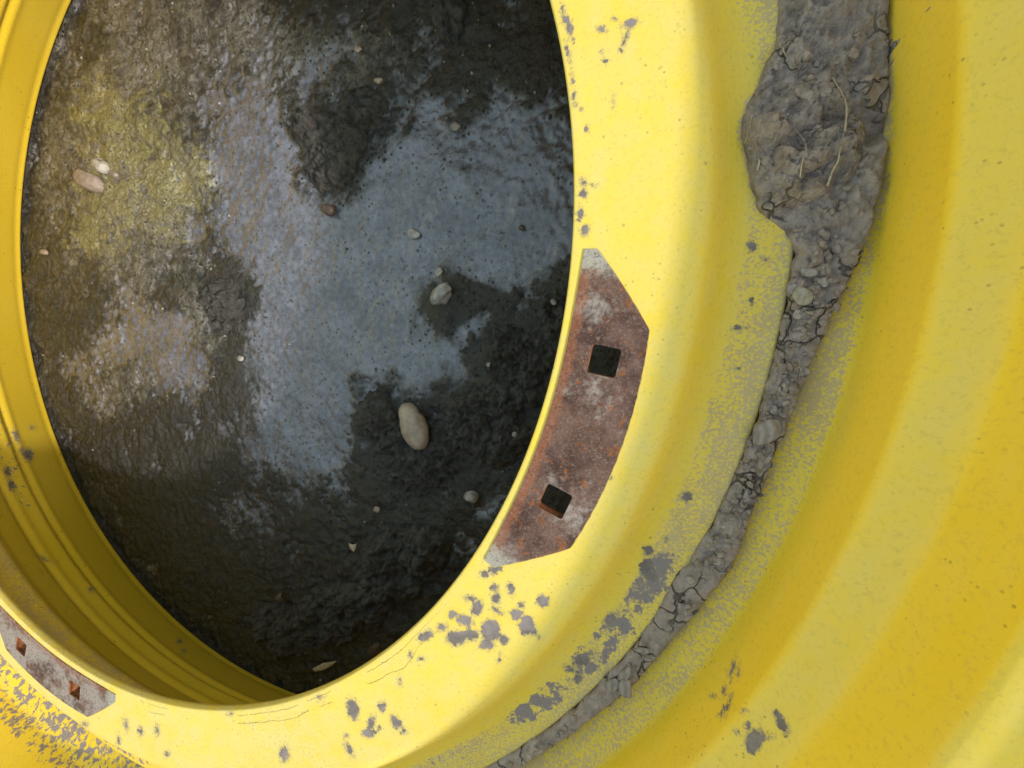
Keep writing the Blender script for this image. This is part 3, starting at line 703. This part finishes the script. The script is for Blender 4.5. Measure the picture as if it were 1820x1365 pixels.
# the fist sized clump with roots
def big_clump():
    C0 = np.array([(1432, 232)]); 
    xs = np.linspace(-1, 1, 230); X, Y = np.meshgrid(xs, xs, indexing='ij')
    px = np.column_stack([1432 + 128 * X.ravel(), 240 + 150 * Y.ravel()])
    W = cast(px, -.045 * S)
    d = blobs(px, [(1400, 225, 82, 78), (1455, 230, 88, 100), (1420, 290, 80, 75), (1500, 250, 48, 90), (1478, 140, 60, 50)]) + 14 * fbm(W, 40, 4, 301)
    t = np.sqrt(np.clip(-d / 45, 0, 1)); t = t * (1 - .6 * sstep(1490, 1560, px[:, 0])) * (1 - .5 * sstep(170, 110, px[:, 1]))
    hollow = np.exp(-(((px[:, 0] - 1400) / 45) ** 2 + ((px[:, 1] - 205) / 42) ** 2)) + .8 * np.exp(-(((px[:, 0] - 1395) / 40) ** 2 + ((px[:, 1] - 270) / 22) ** 2))
    r = np.hypot(W[:, 0], W[:, 1]) / S
    base = np.interp(r, [1.16, 1.17, 1.2085, 1.284, 1.34, 1.372, 1.38], [0, -.002, -.0585, -.0592, -.0592, -.045, -.03]) * S
    z = base - .002 + t * (.016 + .006 * fbm(W, 28, 3, 302) - .0120 * hollow + .0065 * lumps(W, 36, 303) + .0165 * fbm(W, 58, 6, 307, .62) + .0022 * lumps(W, 120, 305) * sstep(.0, .35, fbm(W, 30, 2, 306)) + .0014 * fbm(W, 240, 4, 304))
    V = W.copy(); V[:, 2] = z
    F = grid_faces(230, 230)[:, ::-1]; F = F[(d[F] < 3).all(1)]
    used, inv = np.unique(F, return_inverse=True)
    o = mesh_np('mud_clump', V[used], inv.reshape(-1, 4), DRY)
    tag(o, 'big dry grey mud clump with hollows and roots in the groove', 'mud')
    Vu = V[used]; pu = proj(Vu)
    return lambda p: Vu[np.argmin(((pu - np.array(p)) ** 2).sum(1))]
top_of = big_clump()
def strand(name, pts, w, mat, label, cat, group=None, lift=.0012):
    P3 = []
    for p in pts:
        q = top_of(p); d = math.hypot(*(proj(q[None])[0] - np.array(p)))
        if d > 6:
            z = mud_z(p); q = cast([p], z)[0]
        P3.append(np.array(q) + [0, 0, lift])
    P3 = np.array(P3); n = 22; s = np.linspace(0, len(P3) - 1, n)
    Q = np.column_stack([np.interp(s, np.arange(len(P3)), P3[:, k]) for k in range(3)])
    for _ in range(2): Q[1:-1] = (Q[:-2] + 2 * Q[1:-1] + Q[2:]) / 4
    V = []; F = []; K = 6
    for i in range(n):
        d = Q[min(i + 1, n - 1)] - Q[max(i - 1, 0)]; d /= np.linalg.norm(d) + 1e-9
        a = np.cross(d, [0, 0, 1]); a /= np.linalg.norm(a) + 1e-9; b = np.cross(a, d)
        rr_ = .62 * w * (1 - .65 * (i / (n - 1)) ** 2) * (1 + .25 * math.sin(i * 2.1))
        for k in range(K):
            t = 2 * math.pi * k / K; V.append(Q[i] + rr_ * (a * math.cos(t) + b * math.sin(t)))
    for i in range(n - 1):
        for k in range(K):
            F.append((i * K + k, i * K + (k + 1) % K, (i + 1) * K + (k + 1) % K, (i + 1) * K + k))
    F += [tuple(range(K))[::-1], tuple((n - 1) * K + k for k in range(K))]
    V = np.array(V); c = Q[0]
    o = mesh_np(name, V - c, F, mat); o.location = c
    return tag(o, label, cat, group)
sg = 'dry strands on the groove mud'
strand('rootlet', [(1500, 235), (1504, 195), (1496, 172), (1480, 145), (1466, 112), (1455, 90)], .0008, STRAW, 'long curved pale rootlet down the big mud clump', 'root', sg)
strand('straw', [(1468, 332), (1478, 305), (1488, 288), (1492, 262)], .0011, STRAW, 'short pale straw at the lower right of the big clump', 'straw', sg)
strand('straw', [(1345, 305), (1349, 290), (1348, 281)], .0010, STRAW, 'tiny yellow seed husk at the left of the big clump', 'straw', sg)
strand('straw', [(1396, 103), (1392, 95), (1390, 86)], .0006, STRAW, 'tiny bent straw bit above the big clump', 'straw', sg)
strand('straw', [(1386, 86), (1385, 80), (1388, 75)], .0006, STRAW, 'small straw speck at the upper left of the deposit', 'straw', sg)
strand('rootlet', [(1420, 318), (1424, 290), (1432, 270), (1428, 250), (1415, 235)], .0005, STRAW, 'fine hooked rootlet in the middle of the big clump', 'root', sg)
strand('rootlet', [(1363, 333), (1372, 330), (1385, 332), (1392, 338)], .0005, STRAW, 'thin pale rootlet at the lower end of the clump', 'root', sg)
strand('rootlet', [(1366, 192), (1384, 170), (1402, 140), (1425, 120)], .0006, plain('dark_root', (.06, .045, .04), (.16, .12, .10), .9), 'dark flattened root across the hollow of the clump', 'root', sg)
strand('rootlet', [(1336, 205), (1333, 220), (1328, 240), (1320, 262)], .0006, STRAW, 'tangled brown rootlet on the left rim of the clump', 'root', sg)
strand('rootlet', [(1402, 660), (1421, 652), (1423, 660), (1419, 668)], .0005, STRAW, 'tiny curled rootlet in the narrow groove mud', 'root', sg)

# loose crumbs in the groove
def crumbs():
    rng = np.random.default_rng(8); V0, F0 = ico(1); Vs = []; Fs = []; k = 0
    for i in range(2200):
        j = int(rng.choice(len(TH), p=None)); t = TH[j]
        if t < -37 and rng.random() > .10: continue
        if t > -16 and rng.random() > .55: continue
        u = np.clip(rng.normal(.48, .24), .05, .95); r = RI[j] + (RO[j] - RI[j]) * u
        z = Zm[j, int(u * (NR - 1))]; s = .0005 + .0028 * rng.random() ** 3.6
        v = V0 * (1 + .35 * rng.normal(size=(len(V0), 1)).clip(-1, 1)) * s * rng.uniform(.6, 1.1, 3)
        v = v + [r * S * math.cos(math.radians(t)), r * S * math.sin(math.radians(t)), z + s * .25]
        Vs.append(v); Fs.append(F0 + k); k += len(V0)
    o = mesh_np('mud_crumbs', np.vstack(Vs), np.vstack(Fs), DRY, None, False)
    tag(o, 'loose dry grey mud crumbs scattered over the groove mud', 'crumbs', kind='stuff')
crumbs()

# grit bedded in the wet ground
def grit():
    rng = np.random.default_rng(21); V0, F0 = ico(1); n = 2600
    px = np.column_stack([rng.uniform(30, 1020, n), rng.uniform(-30, 1240, n)])
    W = cast(px, ZG); keep = np.hypot(W[:, 0], W[:, 1]) / S < 1.42; W = W[keep]
    g = vnoise(W, 12, 5); W = W[g + .8 * rng.normal(size=len(g)) > .35]
    z, _ = ground_h(W); Vs = []; Fs = []; k = 0
    for p, zz in zip(W, z):
        sz = .0005 + .0018 * rng.random() ** 3.5
        v = V0 * (1 + .3 * rng.normal(size=(len(V0), 1)).clip(-1, 1)) * sz * rng.uniform(.6, 1.2, 3)
        Vs.append(v + [p[0], p[1], zz + sz * .2]); Fs.append(F0 + k); k += len(V0)
    t = NT('grit'); c = t.mix(t.ss(t.noise(60, 1), .42, .58), (.05, .045, .04), (.30, .275, .235)); m = t.fin(c, .45, None, .5)
    o = mesh_np('grit', np.vstack(Vs), np.vstack(Fs), m, None, False)
    tag(o, 'small grit grains scattered over the wet mud inside the rim', 'grit', kind='stuff')
grit()

# fine root hairs tangled in the dry clump
def fibres():
    rng = np.random.default_rng(5); Vs = []; Fs = []; k = 0
    for i in range(70):
        p = np.array([rng.normal(1425, 55), rng.normal(225, 70)]); a = rng.uniform(0, 6.28); pts = []
        for j in range(9):
            pts.append(np.array(top_of(p)) + [0, 0, .0006]); a += rng.normal(0, .45); p = p + 5.0 * np.array([math.cos(a), math.sin(a)])
        Q = np.array(pts); Q[1:-1] = (Q[:-2] + Q[1:-1] + Q[2:]) / 3; w_ = rng.uniform(.00010, .00024)
        V = []
        for j in range(len(Q)):
            d = Q[min(j + 1, 8)] - Q[max(j - 1, 0)]; d /= np.linalg.norm(d) + 1e-9; e = np.cross(d, [0, 0, 1]); e /= np.linalg.norm(e) + 1e-9; f = np.cross(e, d)
            for m in range(3): V.append(Q[j] + w_ * (e * math.cos(2.094 * m) + f * math.sin(2.094 * m)))
        F = [(j * 3 + m, j * 3 + (m + 1) % 3, j * 3 + 3 + (m + 1) % 3, j * 3 + 3 + m) for j in range(8) for m in range(3)]
        Vs.append(np.array(V)); Fs.append(np.array(F) + k); k += len(V)
    o = mesh_np('root_fibres', np.vstack(Vs), np.vstack(Fs), plain('root_fibre', (.10, .075, .055), (.42, .35, .25), .9, 90))
    tag(o, 'fine pale root fibres tangled in the big dry clump', 'roots', kind='stuff')
fibres()
